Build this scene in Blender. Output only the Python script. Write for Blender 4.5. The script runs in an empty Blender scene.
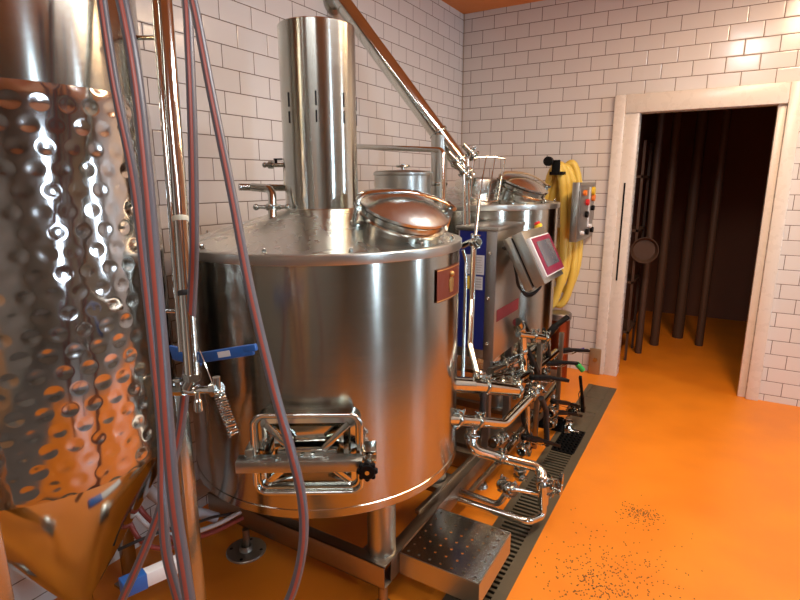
import bpy, bmesh, math, random
from mathutils import Vector, Matrix
random.seed(7)
SC = bpy.context.scene
COL = SC.collection
PI = math.pi
V = Vector
ROOT = {}

# ---------------------------------------------------------------- materials
def new_mat(name):
    m = bpy.data.materials.new(name); m.use_nodes = True
    nt = m.node_tree
    return m, nt, nt.nodes['Principled BSDF']

def setp(b, **k):
    names = dict(col='Base Color', rough='Roughness', metal='Metallic', aniso='Anisotropic', coat='Coat Weight',
                 trans='Transmission Weight', ior='IOR', spec='Specular IOR Level', anrot='Anisotropic Rotation', alpha='Alpha')
    for q, v in k.items():
        if q == 'col': v = (*v, 1)
        b.inputs[names[q]].default_value = v

def math_node(nt, op, a, b=None, c=None):
    n = nt.nodes.new('ShaderNodeMath'); n.operation = op
    for i, v in enumerate((a, b, c)):
        if v is None: continue
        if isinstance(v, (int, float)): n.inputs[i].default_value = v
        else: nt.links.new(v, n.inputs[i])
    return n.outputs[0]

def simple(name, col, rough=.5, metal=0., bump=0., scale=60., **k):
    m, nt, b = new_mat(name)
    setp(b, col=col, rough=rough, metal=metal, **k)
    no = nt.nodes.new('ShaderNodeTexNoise'); no.inputs['Scale'].default_value = scale
    tc = nt.nodes.new('ShaderNodeTexCoord'); nt.links.new(tc.outputs['Object'], no.inputs['Vector'])
    r = nt.nodes.new('ShaderNodeMapRange'); nt.links.new(no.outputs['Fac'], r.inputs['Value'])
    r.inputs['To Min'].default_value = rough * .8; r.inputs['To Max'].default_value = min(1, rough * 1.2)
    nt.links.new(r.outputs[0], b.inputs['Roughness'])
    if bump:
        bp = nt.nodes.new('ShaderNodeBump'); bp.inputs['Strength'].default_value = bump
        bp.inputs['Distance'].default_value = .002
        nt.links.new(no.outputs['Fac'], bp.inputs['Height']); nt.links.new(bp.outputs[0], b.inputs['Normal'])
    return m

def brushed(name, col=(.6, .58, .55), rough=.27, aniso=.85, axis='Z', radial=True, streak=.06):
    """stainless steel, brushed round the vessel: highlights stretch along its height"""
    m, nt, b = new_mat(name)
    setp(b, col=col, rough=rough, metal=1., aniso=aniso)
    tc = nt.nodes.new('ShaderNodeTexCoord'); mp = nt.nodes.new('ShaderNodeMapping')
    mp.inputs['Scale'].default_value = (6, 6, 260) if axis == 'Z' else (260, 6, 6)
    nt.links.new(tc.outputs['Object'], mp.inputs[0])
    no = nt.nodes.new('ShaderNodeTexNoise'); no.inputs['Scale'].default_value = 1.; no.inputs['Detail'].default_value = 3
    nt.links.new(mp.outputs[0], no.inputs['Vector'])
    r = nt.nodes.new('ShaderNodeMapRange'); nt.links.new(no.outputs['Fac'], r.inputs['Value'])
    r.inputs['To Min'].default_value = rough - streak; r.inputs['To Max'].default_value = rough + streak
    nt.links.new(r.outputs[0], b.inputs['Roughness'])
    if aniso:
        b.inputs['Anisotropic Rotation'].default_value = .25
        tg = nt.nodes.new('ShaderNodeTangent')
        tg.direction_type = 'RADIAL'; tg.axis = axis
        nt.links.new(tg.outputs[0], b.inputs['Tangent'])
    return m

def tile_mat(name, along, tx_off, base=(.70, .66, .62)):
    """glazed metro tiles: courses 102 mm, stretchers 198.6 mm, brown grout"""
    m, nt, b = new_mat(name)
    geo = nt.nodes.new('ShaderNodeTexCoord'); sp = nt.nodes.new('ShaderNodeSeparateXYZ')
    nt.links.new(geo.outputs['Object'], sp.inputs[0])
    cx = nt.nodes.new('ShaderNodeCombineXYZ')
    u = math_node(nt, 'ADD', sp.outputs['XYZ'.index(along)], tx_off + 60 * .1986)
    v = math_node(nt, 'ADD', sp.outputs[2], -2.907 + 40 * .102)
    nt.links.new(u, cx.inputs[0]); nt.links.new(v, cx.inputs[1])
    def brick(mort, smooth):
        br = nt.nodes.new('ShaderNodeTexBrick')
        br.inputs['Scale'].default_value = 1; br.inputs['Mortar Size'].default_value = mort
        br.inputs['Mortar Smooth'].default_value = smooth; br.inputs['Bias'].default_value = 0
        br.inputs['Brick Width'].default_value = .1986; br.inputs['Row Height'].default_value = .102
        br.offset = .5; br.offset_frequency = 2; br.squash_frequency = 2; br.squash = 1
        nt.links.new(cx.outputs[0], br.inputs['Vector'])
        return br
    br = brick(.0022, .1)
    br.inputs['Color1'].default_value = (*base, 1); br.inputs['Color2'].default_value = (base[0]*.95, base[1]*.95, base[2]*.95, 1)
    br.inputs['Mortar'].default_value = (.13, .085, .06, 1)
    nt.links.new(br.outputs['Color'], b.inputs['Base Color'])
    r = nt.nodes.new('ShaderNodeMapRange'); nt.links.new(br.outputs['Fac'], r.inputs['Value'])
    r.inputs['To Min'].default_value = .16; r.inputs['To Max'].default_value = .8
    nt.links.new(r.outputs[0], b.inputs['Roughness'])
    b2 = brick(.008, 1.)
    inv = math_node(nt, 'SUBTRACT', 1., b2.outputs['Fac'])
    no = nt.nodes.new('ShaderNodeTexNoise'); no.inputs['Scale'].default_value = 7
    nt.links.new(geo.outputs['Object'], no.inputs['Vector'])
    hh = math_node(nt, 'MULTIPLY_ADD', no.outputs['Fac'], .5, inv)
    bp = nt.nodes.new('ShaderNodeBump'); bp.inputs['Strength'].default_value = .5; bp.inputs['Distance'].default_value = .002
    nt.links.new(hh, bp.inputs['Height']); nt.links.new(bp.outputs[0], b.inputs['Normal'])
    return m

def floor_mat():
    m, nt, b = new_mat('orange_resin_floor')
    tc = nt.nodes.new('ShaderNodeTexCoord')
    no = nt.nodes.new('ShaderNodeTexNoise'); no.inputs['Scale'].default_value = 3.; no.inputs['Detail'].default_value = 6
    nt.links.new(tc.outputs['Object'], no.inputs['Vector'])
    cr = nt.nodes.new('ShaderNodeValToRGB'); nt.links.new(no.outputs['Fac'], cr.inputs[0])
    cr.color_ramp.elements[0].position = .3; cr.color_ramp.elements[0].color = (.70, .195, .010, 1)
    cr.color_ramp.elements[1].position = .7; cr.color_ramp.elements[1].color = (.82, .245, .012, 1)
    nt.links.new(cr.outputs[0], b.inputs['Base Color'])
    n2 = nt.nodes.new('ShaderNodeTexNoise'); n2.inputs['Scale'].default_value = 90; n2.inputs['Detail'].default_value = 4
    nt.links.new(tc.outputs['Object'], n2.inputs['Vector'])
    r = nt.nodes.new('ShaderNodeMapRange'); nt.links.new(no.outputs['Fac'], r.inputs['Value'])
    r.inputs['To Min'].default_value = .34; r.inputs['To Max'].default_value = .52
    nt.links.new(r.outputs[0], b.inputs['Roughness'])
    bp = nt.nodes.new('ShaderNodeBump'); bp.inputs['Strength'].default_value = .12; bp.inputs['Distance'].default_value = .002
    nt.links.new(n2.outputs['Fac'], bp.inputs['Height']); nt.links.new(bp.outputs[0], b.inputs['Normal'])
    return m

def hose_mat(name, base, stripe, rough=.35, lo=.55, hi=.8):
    m, nt, b = new_mat(name)
    uv = nt.nodes.new('ShaderNodeTexCoord'); sp = nt.nodes.new('ShaderNodeSeparateXYZ')
    nt.links.new(uv.outputs['UV'], sp.inputs[0])
    # three lengthwise stripes round the wall of the hose
    u3 = math_node(nt, 'MULTIPLY', sp.outputs[0], 3.); fr = math_node(nt, 'FRACT', u3)
    cr = nt.nodes.new('ShaderNodeValToRGB'); nt.links.new(fr, cr.inputs[0])
    e = cr.color_ramp.elements
    e[0].position = lo - .06; e[0].color = (*base, 1); e[1].position = lo; e[1].color = (*stripe, 1)
    a = e.new(hi); a.color = (*stripe, 1); a = e.new(min(.99, hi + .06)); a.color = (*base, 1)
    nt.links.new(cr.outputs[0], b.inputs['Base Color'])
    setp(b, rough=rough)
    return m

def dimple_mat():
    """mirror polished jacket with a staggered grid of round spot-weld dimples"""
    m, nt, b = new_mat('dimpled_polished_steel')
    setp(b, col=(.52, .49, .46), rough=.12, metal=1.)
    uv = nt.nodes.new('ShaderNodeTexCoord'); sp = nt.nodes.new('ShaderNodeSeparateXYZ')
    nt.links.new(uv.outputs['UV'], sp.inputs[0])
    P = .055
    v = math_node(nt, 'DIVIDE', sp.outputs[1], P * .87)
    row = math_node(nt, 'FLOOR', v); odd = math_node(nt, 'FLOORED_MODULO', row, 2.)
    u = math_node(nt, 'DIVIDE', sp.outputs[0], P)
    u2 = math_node(nt, 'MULTIPLY_ADD', odd, .5, u)
    fu = math_node(nt, 'SUBTRACT', math_node(nt, 'FRACT', u2), .5); fv = math_node(nt, 'SUBTRACT', math_node(nt, 'FRACT', v), .5)
    d = math_node(nt, 'SQRT', math_node(nt, 'ADD', math_node(nt, 'MULTIPLY', fu, fu), math_node(nt, 'MULTIPLY', fv, fv)))
    mr = nt.nodes.new('ShaderNodeMapRange'); mr.interpolation_type = 'SMOOTHSTEP'
    nt.links.new(d, mr.inputs['Value']); mr.inputs['From Min'].default_value = .03; mr.inputs['From Max'].default_value = .45
    bp = nt.nodes.new('ShaderNodeBump'); bp.inputs['Strength'].default_value = 1.; bp.inputs['Distance'].default_value = .0014
    nt.links.new(mr.outputs[0], bp.inputs['Height']); nt.links.new(bp.outputs[0], b.inputs['Normal'])
    return m

def emis(name, col, s):
    m, nt, b = new_mat(name)
    b.inputs['Base Color'].default_value = (*col, 1)
    b.inputs['Emission Color'].default_value = (*col, 1); b.inputs['Emission Strength'].default_value = s
    return m

M = dict(
    body=brushed('brushed_tank_steel', (.42, .405, .35), .19, .8),
    flue=brushed('brushed_flue_steel', (.52, .53, .47), .20, .8),
    cone=simple('brushed_cone_steel', (.66, .66, .60), .27, 1., scale=12),
    band=brushed('satin_band_steel', (.54, .54, .49), .33, .4),
    sheet=simple('satin_sheet_steel', (.44, .44, .40), .33, 1., bump=.05, scale=150),
    sheet2=simple('grey_sheet_steel', (.36, .35, .34), .42, 1.),
    frame=simple('frame_steel', (.33, .28, .22), .38, 1., bump=.05),
    pol=simple('polished_steel', (.60, .62, .57), .10, 1.),
    pol2=simple('worn_polished_steel', (.42, .43, .39), .2, 1., bump=.15, scale=90),
    cast=simple('cast_clamp_steel', (.40, .41, .37), .24, 1., bump=.3, scale=70),
    coppery=simple('mirror_lid_steel', (.60, .61, .58), .24, 1.),
    black=simple('black_nylon', (.004, .004, .004), .5, spec=.15),
    rubber=simple('black_rubber', (.015, .015, .015), .6),
    blue=simple('blue_plastic', (.015, .10, .36), .4),
    navy=simple('navy_panel', (.010, .018, .16), .35),
    white=simple('white_plastic', (.72, .72, .70), .5),
    paper=simple('paper_label', (.62, .62, .62), .6),
    cream=simple('cream_tape', (.60, .58, .44), .5),
    red=simple('red_label', (.22, .016, .022), .5),
    crimson=simple('crimson_bezel', (.19, .006, .035), .4),
    screen=simple('grey_screen', (.10, .10, .115), .25),
    yellow=simple('yellow_plastic', (.75, .5, .03), .4),
    redp=simple('red_plastic', (.6, .02, .02), .35),
    green=simple('green_plastic', (.03, .42, .07), .45),
    orange=simple('orange_plastic', (.8, .2, .02), .4),
    trim=simple('white_gloss_paint', (.72, .66, .58), .28, bump=.04, scale=20),
    ceil=simple('orange_ceiling_paint', (.66, .22, .055), .75, bump=.05, scale=30),
    drain=simple('tarnished_drain_steel', (.15, .125, .08), .5, .6, bump=.2, scale=40),
    pit=simple('drain_pit', (.012, .010, .008), .7),
    copper=simple('copper_bin', (.30, .085, .035), .35, 1.),
    plate=simple('copper_plaque', (.17, .030, .012), .4, .3, bump=.2, scale=60),
    brass=simple('brass_relief', (.55, .34, .12), .35, .9),
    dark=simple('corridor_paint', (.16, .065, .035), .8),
    dark2=simple('grey_wall_paint', (.26, .245, .21), .7),
    neutral_floor=simple('neutral_reflection_floor', (.13, .12, .105), .6, bump=.2, scale=30),
    added_tan=simple('added_tan_door', (.50, .30, .15), .5),
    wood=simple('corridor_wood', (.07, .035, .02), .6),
    scuff=simple('scuffed_steel', (.40, .28, .16), .45, .7, bump=.4, scale=25),
    hose=hose_mat('grey_hose_red_stripe', (.115, .11, .125), (.40, .085, .055)),
    yhose=simple('yellow_ribbed_hose', (.74, .52, .09), .4, bump=.2, scale=40),
    ghose=simple('grey_flex_conduit', (.36, .36, .38), .5),
    whose=simple('white_thin_hose', (.5, .5, .5), .4),
    rhose=simple('dark_red_hose', (.22, .035, .025), .4),
    purple=simple('purple_tag', (.10, .05, .4), .4),
    grain=simple('spent_grain', (.10, .08, .035), .8),
    glassw=emis('window_daylight', (.62, .80, 1.), 34.),
    lampm=emis('lamp_diffuser', (1., .80, .58), 14.),
)
M['floor'] = floor_mat(); M['dimple'] = dimple_mat()
M['tile_back'] = tile_mat('metro_tiles_back', 'X', -.874)
M['tile_side'] = tile_mat('metro_tiles_side', 'Y', 2.651 - .0993)

# ---------------------------------------------------------------- mesh helpers
def bm_new():
    b = bmesh.new(); b.loops.layers.uv.new('UVMap'); return b

def emit(name, bm, mat, parent=None, sharp=38):
    me = bpy.data.meshes.new(name)
    off = ROOT.get(parent, V((0, 0, 0)))
    bmesh.ops.recalc_face_normals(bm, faces=bm.faces[:])
    bm.to_mesh(me); bm.free()
    for p in me.polygons: p.use_smooth = True
    me.set_sharp_from_angle(angle=math.radians(sharp))
    me.materials.append(M[mat])
    o = bpy.data.objects.new(name, me); COL.objects.link(o)
    if parent is not None:
        me.transform(Matrix.Translation(-off)); o.parent = parent; ROOT[o] = off
    return o

def seat(o):
    """put a single-mesh thing's origin at the base of its mesh"""
    me = o.data; vs = [v.co for v in me.vertices]
    c = V(((min(v.x for v in vs)+max(v.x for v in vs))/2, (min(v.y for v in vs)+max(v.y for v in vs))/2, min(v.z for v in vs)))
    me.transform(Matrix.Translation(-c)); o.location = c; ROOT[o] = c
    return o

def thing(name, label, cat, loc, group=None):
    o = bpy.data.objects.new(name, None); COL.objects.link(o); o.location = loc; o.empty_display_size = .05
    o['label'] = label; o['category'] = cat
    if group: o['group'] = group
    ROOT[o] = V(loc)
    return o

def solo(name, bm, mat, label, cat, group=None, sharp=38, keep=False):
    o = emit(name, bm, mat, None, sharp)
    if not keep: seat(o)
    o['label'] = label; o['category'] = cat
    if group: o['group'] = group
    return o

def struct(name, bm, mat, parent=None):
    o = emit(name, bm, mat, parent); o['kind'] = 'structure'; return o

def obox(bm, c, ax, ay, az, bevel=0.):
    """box from centre and three half-axis vectors"""
    c = V(c); ax, ay, az = V(ax), V(ay), V(az)
    b2 = bmesh.new()
    vs = [b2.verts.new(c + ax*i + ay*j + az*k) for i in (-1, 1) for j in (-1, 1) for k in (-1, 1)]
    for f in ((0, 1, 3, 2), (4, 6, 7, 5), (0, 4, 5, 1), (2, 3, 7, 6), (0, 2, 6, 4), (1, 5, 7, 3)):
        b2.faces.new([vs[i] for i in f])
    if bevel: bmesh.ops.bevel(b2, geom=b2.edges[:], offset=bevel, segments=2, affect='EDGES', profile=.5)
    merge(bm, b2)

def box(bm, x0, x1, y0, y1, z0, z1, bevel=0.):
    obox(bm, ((x0+x1)/2, (y0+y1)/2, (z0+z1)/2), (abs(x1-x0)/2, 0, 0), (0, abs(y1-y0)/2, 0), (0, 0, abs(z1-z0)/2), bevel)

def merge(bm, b2):
    mp = {}
    for v in b2.verts: mp[v] = bm.verts.new(v.co)
    for f in b2.faces:
        try: bm.faces.new([mp[v] for v in f.verts])
        except ValueError: pass
    b2.free()

def frame_for(d):
    d = V(d).normalized()
    up = V((0, 0, 1)) if abs(d.z) < .9 else V((1, 0, 0))
    a = d.cross(up).normalized(); b = a.cross(d).normalized()
    return a, b, d

def lathe(bm, prof, o=(0, 0, 0), ax=(0, 0, 1), seg=48, a0=0., a1=2*PI, uvs=None):
    """prof: list of (radius, height along axis)"""
    o = V(o); a, b, d = frame_for(ax)
    if V(ax).normalized().z > .999: a, b = V((1, 0, 0)), V((0, 1, 0))
    full = abs(a1 - a0 - 2*PI) < 1e-6
    n = seg if full else seg + 1
    uvl = bm.loops.layers.uv.verify()
    rings = []
    for r, h in prof:
        if r < 1e-6: rings.append([bm.verts.new(o + d*h)]*n); continue
        rings.append([bm.verts.new(o + d*h + (a*math.cos(a0+(a1-a0)*i/seg) + b*math.sin(a0+(a1-a0)*i/seg))*r) for i in range(n)])
    for k in range(len(prof)-1):
        for i in range(seg):
            j = (i+1) % n if full else i+1
            q = [rings[k][i], rings[k][j], rings[k+1][j], rings[k+1][i]]
            u = [v for n_, v in enumerate(q) if v not in q[:n_]]
            if len(u) < 3: continue
            f = bm.faces.new(u)
            if uvs:
                for l in f.loops:
                    top = l.vert in (rings[k+1][i], rings[k+1][j]); rt = l.vert in (rings[k][j], rings[k+1][j])
                    l[uvl].uv = ((i+(1 if rt else 0))/seg*2*PI*uvs, prof[k+1][1] if top else prof[k][1])
    return rings

def cyl(bm, p0, p1, r, seg=20, bev=0.):
    p0, p1 = V(p0), V(p1); L = (p1-p0).length
    if bev: prof = [(0, 0), (r-bev, 0), (r, bev), (r, L-bev), (r-bev, L), (0, L)]
    else: prof = [(0, 0), (r, 0), (r, L), (0, L)]
    lathe(bm, prof, p0, p1-p0, seg)

def ball(bm, c, r, seg=12):
    lathe(bm, [(r*math.sin(PI*i/8), -r*math.cos(PI*i/8)) for i in range(9)], c, (0, 0, 1), seg)

def fillet(pts, rad, n=6):
    pts = [V(p) for p in pts]; out = [pts[0]]
    for i in range(1, len(pts)-1):
        p, a, b = pts[i], pts[i-1], pts[i+1]
        u = (a-p).normalized(); w = (b-p).normalized()
        ang = u.angle(w)
        if ang > PI-.02: out.append(p); continue
        t = min(rad/math.tan(ang/2), (a-p).length*.49, (b-p).length*.49); rr = t*math.tan(ang/2)
        c = p + (u+w).normalized()*(rr/math.sin(ang/2))
        s, e = p+u*t-c, p+w*t-c
        for k in range(n+1):
            out.append(c + s.normalized().slerp(e.normalized(), k/n)*rr if s.length > 1e-7 else p)
    out.append(pts[-1]); return out

def spline(pts, n=8, closed=False):
    pts = [V(p) for p in pts]; out = []; N = len(pts)
    rng = range(N if closed else N-1)
    for i in rng:
        if closed: p0, p1, p2, p3 = (pts[(i+k-1) % N] for k in range(4))
        else:
            p1, p2 = pts[i], pts[i+1]
            p0 = pts[i-1] if i else p1*2-p2
            p3 = pts[i+2] if i+2 < N else p2*2-p1
        for k in range(n):
            t = k/n
            out.append(.5*((2*p1)+(p2-p0)*t+(2*p0-5*p1+4*p2-p3)*t*t+(3*p1-p0-3*p2+p3)*t**3))
    if not closed: out.append(pts[-1])
    return out

def sweep(bm, path, r, seg=14, closed=False, caps=True, rr=None):
    """tube along a path, rotation-minimising frame, UV: u round, v along (m)"""
    P = [V(p) for p in path]; N = len(P)
    uvl = bm.loops.layers.uv.verify()
    T = []
    for i in range(N):
        a = P[(i-1) % N] if (closed or i) else P[0]; b = P[(i+1) % N] if (closed or i < N-1) else P[-1]
        T.append((b-a).normalized() if (b-a).length > 1e-9 else (T[-1] if T else V((0, 0, 1))))
    a, b, _ = frame_for(T[0]); fr = [a]
    for i in range(1, N):
        ax = T[i-1].cross(T[i])
        n = fr[-1]
        if ax.length > 1e-8: n = Matrix.Rotation(T[i-1].angle(T[i]), 3, ax) @ n
        n = (n - T[i]*n.dot(T[i])).normalized(); fr.append(n)
    rings = []; L = 0; Ls = []
    for i in range(N):
        if i: L += (P[i]-P[i-1]).length
        Ls.append(L); n = fr[i]; bt = T[i].cross(n); R = rr[i] if rr else r
        rings.append([bm.verts.new(P[i] + (n*math.cos(2*PI*k/seg)+bt*math.sin(2*PI*k/seg))*R) for k in range(seg)])
    for i in range(N if closed else N-1):
        q = (i+1) % N
        for k in range(seg):
            k2 = (k+1) % seg
            f = bm.faces.new((rings[i][k], rings[i][k2], rings[q][k2], rings[q][k]))
            for l, (uu, vv) in zip(f.loops, ((k, Ls[i]), (k+1, Ls[i]), (k+1, Ls[q]), (k, Ls[q]))):
                l[uvl].uv = (uu/seg, vv)
    if caps and not closed:
        bm.faces.new(rings[0][::-1]); bm.faces.new(rings[-1])

def ring(bm, c, ax, R, r, seg=24, s2=8):
    """torus"""
    c = V(c); a, b, d = frame_for(ax)
    sweep(bm, [c+(a*math.cos(2*PI*i/seg)+b*math.sin(2*PI*i/seg))*R for i in range(seg)], r, s2, closed=True)

def collar(bm, c, ax, r, w=.012, h=.007, seg=24):
    """clamp band round a pipe of radius r"""
    c = V(c); d = V(ax).normalized()
    lathe(bm, [(r*.98, -w), (r+h*.6, -w), (r+h, -w*.5), (r+h, w*.5), (r+h*.6, w), (r*.98, w)], c, d, seg)

def clamp(parent, c, ax, r, side=(0, 0, 1), name='clamp'):
    """tri-clamp: band, hinge lug and wing screw in one part"""
    b = bm_new(); c = V(c); d = V(ax).normalized(); collar(b, c, d, r)
    s = V(side); s = (s - d*s.dot(d)); s = s.normalized() if s.length > 1e-4 else frame_for(d)[0]
    t = d.cross(s)
    obox(b, c + s*(r+.011), s*.008, t*.007, d*.009, .002)
    cyl(b, c + s*(r+.014) - t*.02, c + s*(r+.014) + t*.02, .0035, 8)
    obox(b, c + s*(r+.014) + t*.024, s*.011, t*.005, d*.003, .001)
    obox(b, c - s*(r+.009), s*.005, t*.009, d*.008, .002)
    return emit(name, b, 'cast', parent)

def pipe(name, label, pts, r=.019, bend=.05, mat='pol', clamps=(), cat='pipe', group=None, seg=18):
    """a run of process pipe with its clamps"""
    P = [V(p) for p in pts]
    base = min(P, key=lambda p: p.z)
    t = thing(name, label, cat, (base.x, base.y, base.z), group)
    b = bm_new(); sweep(b, fillet(P, bend), r, seg); emit('tube', b, mat, t)
    for i, f in clamps:
        a, e = P[i], P[i+1]; clamp(t, a.lerp(e, f), e-a, r, (0, .3, 1))
    return t

def valve(c, ax, stem, lever, label, L=.16, r=.021, kink=.25, lw=.020, mat='black', tip=None):
    """butterfly valve: disc body between two clamps, neck, squeeze lever"""
    c = V(c); ax = V(ax).normalized(); st = V(stem); st = (st-ax*st.dot(ax)).normalized(); lv = V(lever).normalized()
    t = thing('butterfly_valve', label, 'valve', c, 'butterfly valves of the pipe manifold')
    b = bm_new()
    lathe(b, [(r*.8, -.026), (r+.003, -.026), (r+.003, -.017), (r+.013, -.014), (r+.013, .014), (r+.003, .017), (r+.003, .026), (r*.8, .026)], c, ax, 24)
    for s in (0, 1, 2, 3):
        q = frame_for(ax)[0]*math.cos(s*PI/2+.7)+frame_for(ax)[1]*math.sin(s*PI/2+.7)
        cyl(b, c+q*(r+.011)-ax*.018, c+q*(r+.011)+ax*.018, .004, 6)
    emit('body', b, 'cast', t)
    for s in (-1, 1): clamp(t, c+ax*s*.036, ax, r, st)
    b = bm_new(); top = c+st*(r+.045)
    cyl(b, c+st*(r+.008), top, .008, 12); cyl(b, c+st*(r+.020), c+st*(r+.030), .013, 12); emit('neck', b, 'pol', t)
    b = bm_new()
    side = lv.cross(st); side = side.normalized() if side.length > .05 else ax
    hub = top
    cyl(b, hub-st*.012, hub+st*.012, .017, 16, .003)
    p = [hub, hub+lv*.03, hub+lv*(L*.45)+st*(.012*kink*4), hub+lv*L+st*(.02*kink*2)]
    for i in range(3):
        a, e = p[i], p[i+1]; d = (e-a); n = d.cross(side).normalized()
        obox(b, (a+e)/2, d*.53, side*lw*(1, .95, .75)[i], n*(.013, .012, .009)[i], .003)
    h = emit('handle', b, mat, t)
    b = bm_new()
    q = [hub-st*.016+lv*.01, hub-st*.018+lv*(L*.5), hub-st*.004+lv*(L*.62)]
    for i in range(2):
        a, e = q[i], q[i+1]; d = e-a; n = d.cross(side).normalized()
        obox(b, (a+e)/2, d*.52, side*.005, n*.002, .0008)
    emit('trigger', b, 'pol2', h)
    if tip:
        b = bm_new(); e = p[-1]; cyl(b, e-lv*.012, e+lv*.040-V((0, 0, .045)), .017, 14, .004); x = emit('sleeve', b, tip, h); x['label'] = tip+' plastic sleeve'
    return t

# ---------------------------------------------------------------- the room
CH = 2.953
XR, YR = 5.0, -6.0
DX0, DX1 = 1.45, 2.35     # doorway
DRX0, DRX1, DRY0, DRY1 = 1.292, 1.503, -4.6, -.30
def quad(bm, *p): bm.faces.new([bm.verts.new(V(q)) for q in p])

b = bm_new()
xs = [-.1, DRX0, DRX1, 3.1]; ys = [-4.8, DRY0, DRY1, 3.2]
gv = {(i, j): b.verts.new((xs[i], ys[j], 0)) for i in range(4) for j in range(4)}
for i in range(3):
    for j in range(3):
        if (i, j) == (1, 1): continue
        b.faces.new((gv[i, j], gv[i+1, j], gv[i+1, j+1], gv[i, j+1]))
struct('floor', b, 'floor')
b = bm_new(); box(b, 3.1, XR+.1, YR-.1, 3.2, -.02, 0); box(b, -.1, 3.1, YR-.1, -4.8, -.02, 0); struct('floor', b, 'neutral_floor')  # unseen floor, made grey so the steel reflects a neutral tone
b = bm_new(); box(b, 1.5, 2.3, YR-.0, YR+.04, 0, 2.1, .004); struct('door_added', b, 'added_tan')  # unseen door, added for the tan patch it reflects in the near tank
b = bm_new(); box(b, -.1, XR+.1, YR-.1, .12, CH, CH+.1); struct('ceiling', b, 'ceil')
b = bm_new(); box(b, -.1, 0, YR-.1, .12, -.02, CH+.02); struct('wall_left', b, 'tile_side')
b = bm_new()
box(b, -.1, 1.34, 0, .12, -.02, CH+.02); box(b, DX1+.06, XR+.1, 0, .12, -.02, CH+.02); box(b, 1.34, DX1+.06, 0, .12, 2.12, CH+.02)
struct('wall_back', b, 'tile_back')
# right wall with two tall window openings
WIN = [(-4.06, -3.78), (-1.16, -.88)]
WZ0, WZ1 = .75, 2.45
b = bm_new(); y = YR-.1
for y0, y1 in WIN:
    box(b, XR, XR+.1, y, y0, -.02, CH+.02); box(b, XR, XR+.1, y0, y1, -.02, WZ0); box(b, XR, XR+.1, y0, y1, WZ1, CH+.02); y = y1
box(b, XR, XR+.1, y, .12, -.02, CH+.02)
struct('wall_right', b, 'dark2')
b = bm_new(); box(b, -.1, XR+.1, YR-.1, YR, -.02, CH+.02); struct('wall_rear', b, 'dark2')
for n, (y0, y1) in enumerate(WIN):
    f = bm_new()
    box(f, XR-.01, XR+.04, y0, y0+.03, WZ0, WZ1); box(f, XR-.01, XR+.04, y1-.03, y1, WZ0, WZ1)
    box(f, XR-.01, XR+.04, y0, y1, WZ0, WZ0+.03); box(f, XR-.01, XR+.04, y0, y1, WZ1-.03, WZ1)
    w = struct('window_%d' % (n+1), f, 'trim')
    g = bm_new(); box(g, XR+.015, XR+.02, y0+.03, y1-.03, WZ0+.03, WZ1-.03); struct('pane', g, 'glassw', w)

# corner tile trim strips (narrow cut tiles run down the corner)
b = bm_new(); box(b, .012, .016, -.016, -.012, 0, CH); 
struct('trim_1', b, 'scuff')

# door: casing, lintel and the edge of a sliding leaf with a black slot
b = bm_new()
box(b, 1.272, 1.352, -.035, .0, 0, 2.20, .006)
box(b, DX1-.0, DX1+.08, -.035, .0, 0, 2.20, .006)
box(b, 1.352, DX1, -.035, .10, 2.068, 2.20, .006)
c_ = struct('trim_2', b, 'trim')
b = bm_new(); box(b, 1.352, 1.452, -.022, .10, 0, 2.07, .004); d_ = struct('door_1', b, 'trim')
b = bm_new(); box(b, 1.385, 1.397, -.026, -.018, .80, 1.56); struct('slot', b, 'black', d_)
b = bm_new(); box(b, 2.30, 2.35, -.0, .10, 0, 2.07, .004); struct('door_2', b, 'trim')

# corridor beyond the doorway
b = bm_new()
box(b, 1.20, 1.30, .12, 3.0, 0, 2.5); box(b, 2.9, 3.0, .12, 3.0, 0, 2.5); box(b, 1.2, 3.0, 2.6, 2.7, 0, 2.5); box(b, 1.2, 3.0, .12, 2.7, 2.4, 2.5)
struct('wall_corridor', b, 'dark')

# drain: pit, kerb, cover plates, slotted grating
t = thing('floor_drain', 'long tarnished steel floor drain running beside the pipework, slotted near end and plain covers beyond', 'drain', (DRX0, -2.5, -.09))
b = bm_new(); box(b, DRX0, DRX1, DRY0, DRY1, -.10, -.08)
box(b, DRX0, DRX0+.004, DRY0, DRY1, -.09, -.001); box(b, DRX1-.004, DRX1, DRY0, DRY1, -.09, -.001)
emit('channel', b, 'pit', t)
b = bm_new()
for x0, x1 in ((DRX0, DRX0+.035), (DRX1-.05, DRX1)): box(b, x0, x1, DRY0, DRY1, -.012, .002)
emit('edge_strip', b, 'drain', t)
b = bm_new(); y = DRY0
while y < -1.52:
    box(b, DRX0+.035, DRX1-.05, y, y+.014, -.012, .001); y += .030
emit('grating', b, 'drain', t)
for y0, y1 in ((-1.18, -.86), (-.855, -.58), (-.575, -.305)):
    b = bm_new(); box(b, DRX0+.036, DRX1-.051, y0, y1, -.010, .0015, .002); emit('cover_plate', b, 'drain', t)
t = thing('perforated_strainer', 'black perforated strainer panel set in the drain beside the pump', 'strainer', (1.37, -1.35, -.01))
b = bm_new()
NX, NY = 5, 9
for i in range(NX+1):
    x = DRX0+.037+i*(.126/NX)-.0; box(b, x-.004, x+.004, -1.51, -1.19, -.012, .004)
for j in range(NY+1):
    y = -1.51+.32*j/NY; box(b, DRX0+.035, DRX1-.05, y-.006, y+.006, -.012, .004)
emit('mesh_panel', b, 'black', t)

# ---------------------------------------------------------------- brewing tanks
def arc_ring(cx, cy, r, a): return V((cx+r*math.cos(a), cy+r*math.sin(a), 0))

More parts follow.
